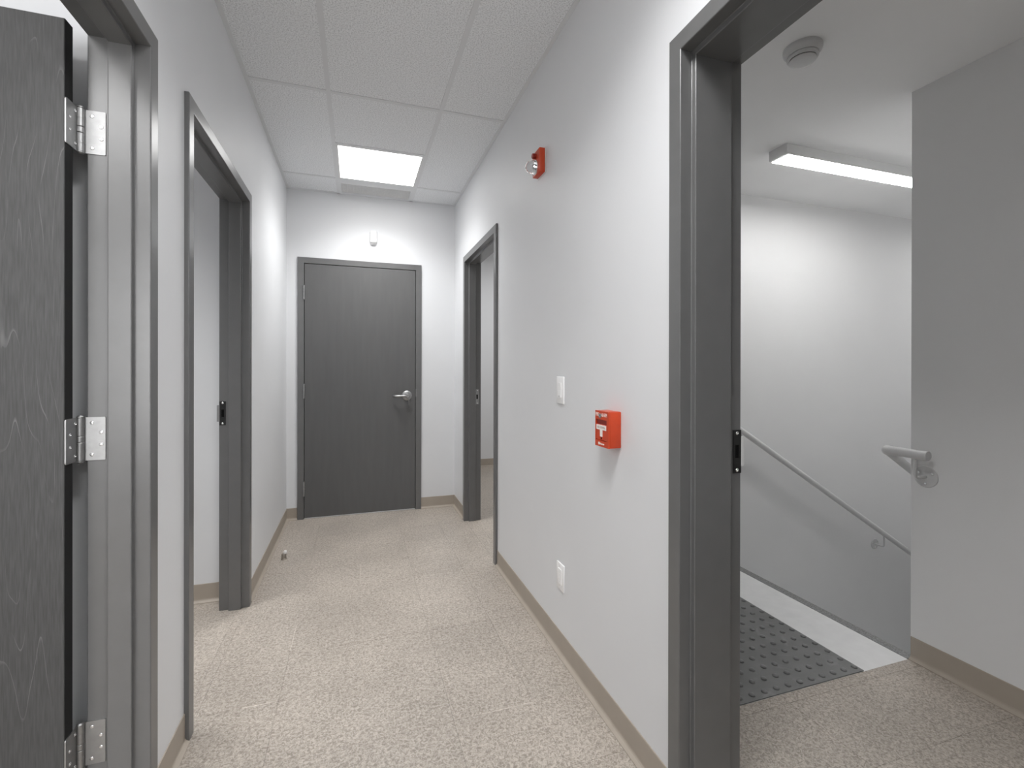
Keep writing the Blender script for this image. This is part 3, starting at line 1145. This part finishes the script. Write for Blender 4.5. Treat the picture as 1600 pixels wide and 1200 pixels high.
for k, dy in enumerate((0.004, -0.002, -0.008, -0.014, -0.020)):
    box(b_, PX - 0.0004, PX, yc + dy - 0.0021, yc + dy + 0.0021, pz0 + 0.0072, pz0 + (0.0135 if k == 0 else 0.0118))
obj('maker_mark', b_, M['letter'], ps)

# ------------------------------------------------------------------ fire alarm strobe
fs = thing('fire_alarm_strobe', 'red fire alarm strobe with a clear lens high on the right wall', 'fire alarm', (XR, 2.13, 2.25))
sy0, sy1, sz0, sz1 = 2.087, 2.181, 2.197, 2.313
SXF = XR - 0.033
bxo('mounting_plate', M['white_enamel'], fs, XR - 0.004, XR, sy0 - 0.004, sy1 + 0.004, sz0 - 0.004, sz1 + 0.004, 0.0015)
b_ = bmesh.new()
box(b_, SXF, XR - 0.004, sy0, sy1, sz0, sz1, 0.0035, 2)
obj('housing', b_, M['red'], fs, smooth=True)
yc2, zc2 = 2.138, 2.234
b_ = bmesh.new()
lathe(b_, (SXF, yc2, zc2), (-1, 0, 0), [(0.0345, 0), (0.0345, 0.004), (0.031, 0.005), (0.024, 0.0015), (0.010, 0.0008), (0, 0.0008)], 32)
obj('reflector', b_, M['screw'], fs, smooth=True)
b_ = bmesh.new()
lathe(b_, (SXF - 0.0052, yc2, zc2), (-1, 0, 0), [(0.0305, 0), (0.0315, 0.010), (0.0300, 0.022), (0.0250, 0.034), (0.0160, 0.043), (0.007, 0.0465), (0, 0.047)], 32)
obj('clear_lens', b_, M['clear'], fs, smooth=True)
b_ = bmesh.new()
tube(b_, [(SXF - 0.005, yc2 - 0.008, zc2 - 0.012), (SXF - 0.014, yc2 - 0.004, zc2 - 0.008), (SXF - 0.014, yc2 + 0.004, zc2 + 0.008), (SXF - 0.005, yc2 + 0.008, zc2 + 0.012)], 0.0022, 10)
obj('flash_tube', b_, M['steel'], fs, smooth=True)
b_ = bmesh.new()
lathe(b_, (SXF, yc2, 2.288), (-1, 0, 0), [(0.0125, 0), (0.0125, 0.016), (0.010, 0.0185), (0, 0.019)], 24)
obj('sounder', b_, M['dark_red'], fs, smooth=True)

# ------------------------------------------------------------------ switch and outlet
sw = thing('light_switch', 'white rocker light switch plate on the right wall beside the pull station', 'light switch', (XR, 1.906, 1.163))
bxo('cover_plate', M['white_plastic'], sw, XR - 0.0062, XR, 1.868, 1.9445, 1.1035, 1.2225, 0.002, 2)
bxo('insert', M['white_plastic'], sw, XR - 0.0078, XR - 0.0058, 1.8895, 1.9230, 1.1295, 1.1965, 0.0006)
b_ = bmesh.new()
rk = [(1.131, -0.0102), (1.164, -0.0078), (1.195, -0.0092), (1.195, -0.0070), (1.131, -0.0070)]
prism(b_, rk, lambda p: (XR + p[1], 1.8915, p[0]), lambda p: (XR + p[1], 1.9210, p[0]))
obj('rocker', b_, M['white_plastic'], sw)
bxo('slide_lever', M['offwhite_plastic'], sw, XR - 0.0112, XR - 0.0098, 1.898, 1.914, 1.1355, 1.1395, 0.0004)

ou = thing('wall_outlet', 'white power outlet plate low on the right wall', 'outlet', (XR, 1.901, 0.3445))
bxo('cover_plate', M['white_plastic'], ou, XR - 0.0062, XR, 1.8635, 1.9390, 0.2850, 0.4015, 0.002, 2)
b_ = bmesh.new()
box(b_, XR - 0.0082, XR - 0.0058, 1.8845, 1.9180, 0.3100, 0.3770, 0.0006)
obj('insert', b_, M['white_plastic'], ou)
for zc in (0.3285, 0.3590):
    sc_ = bmesh.new()
    for dy in (-0.0062, 0.0062):
        box(sc_, XR - 0.0086, XR - 0.0079, 1.901 + dy - 0.0012, 1.901 + dy + 0.0012, zc - 0.0005, zc + 0.0075)
    lathe(sc_, (XR - 0.0079, 1.901, zc - 0.007), (-1, 0, 0), [(0.0026, 0), (0.0026, 0.0007), (0, 0.0007)], 12)
    obj('socket_slots', sc_, M['grille'], ou)
screw('screw', ou, (XR - 0.006, 1.901, 0.2965), (-1, 0, 0), 0.003, M['white_enamel'])
screw('screw', ou, (XR - 0.006, 1.901, 0.3900), (-1, 0, 0), 0.003, M['white_enamel'])

# ------------------------------------------------------------------ motion sensor over the end door
ms = thing('motion_sensor', 'small white motion sensor on the end wall above the shut door', 'sensor', (0.141, YE, 2.39))
b_ = bmesh.new()
body = round_poly([(0.112, YE), (0.112, YE - 0.018), (0.120, YE - 0.036), (0.162, YE - 0.036), (0.170, YE - 0.018), (0.170, YE)], 0.008, 3)
prism(b_, body, lambda p: (p[0], p[1], 2.352), lambda p: (p[0] , p[1], 2.446))
obj('sensor_body', b_, M['white_plastic'], ms, smooth=True)
b_ = bmesh.new()
prism(b_, body, lambda p: (0.141 + (p[0] - 0.141) * 0.92, YE + (p[1] - YE) * 0.95, 2.3518), lambda p: (0.141 + (p[0] - 0.141) * 0.72, YE + (p[1] - YE) * 0.55, 2.335))
obj('sensor_lens', b_, M['grille'], ms, smooth=True)
b_ = bmesh.new()
prism(b_, round_poly([(0.109, YE), (0.109, YE - 0.007), (0.173, YE - 0.007), (0.173, YE)], 0.002), lambda p: (p[0], p[1], 2.356), lambda p: (p[0], p[1], 2.442))
obj('back_plate', b_, M['offwhite_plastic'], ms, smooth=True)

# ------------------------------------------------------------------ floor door stop
ds = thing('door_stop', 'small metal door stop with white bumper on the corridor floor by the left base', 'door stop', (-0.452, 3.42, 0))
b_ = bmesh.new()
lathe(b_, (-0.452, 3.42, 0), (0, 0, 1), [(0.019, 0), (0.019, 0.003), (0.0155, 0.006), (0.0150, 0.034), (0.013, 0.037), (0, 0.037)], 24)
obj('post', b_, M['stop_metal'], ds, smooth=True)
b_ = bmesh.new()
lathe(b_, (-0.446, 3.42, 0.036), (0.25, 0, 1), [(0.0085, 0), (0.0110, 0.004), (0.0110, 0.014), (0.008, 0.019), (0, 0.020)], 20)
obj('bumper', b_, M['white_plastic'], ds, smooth=True)
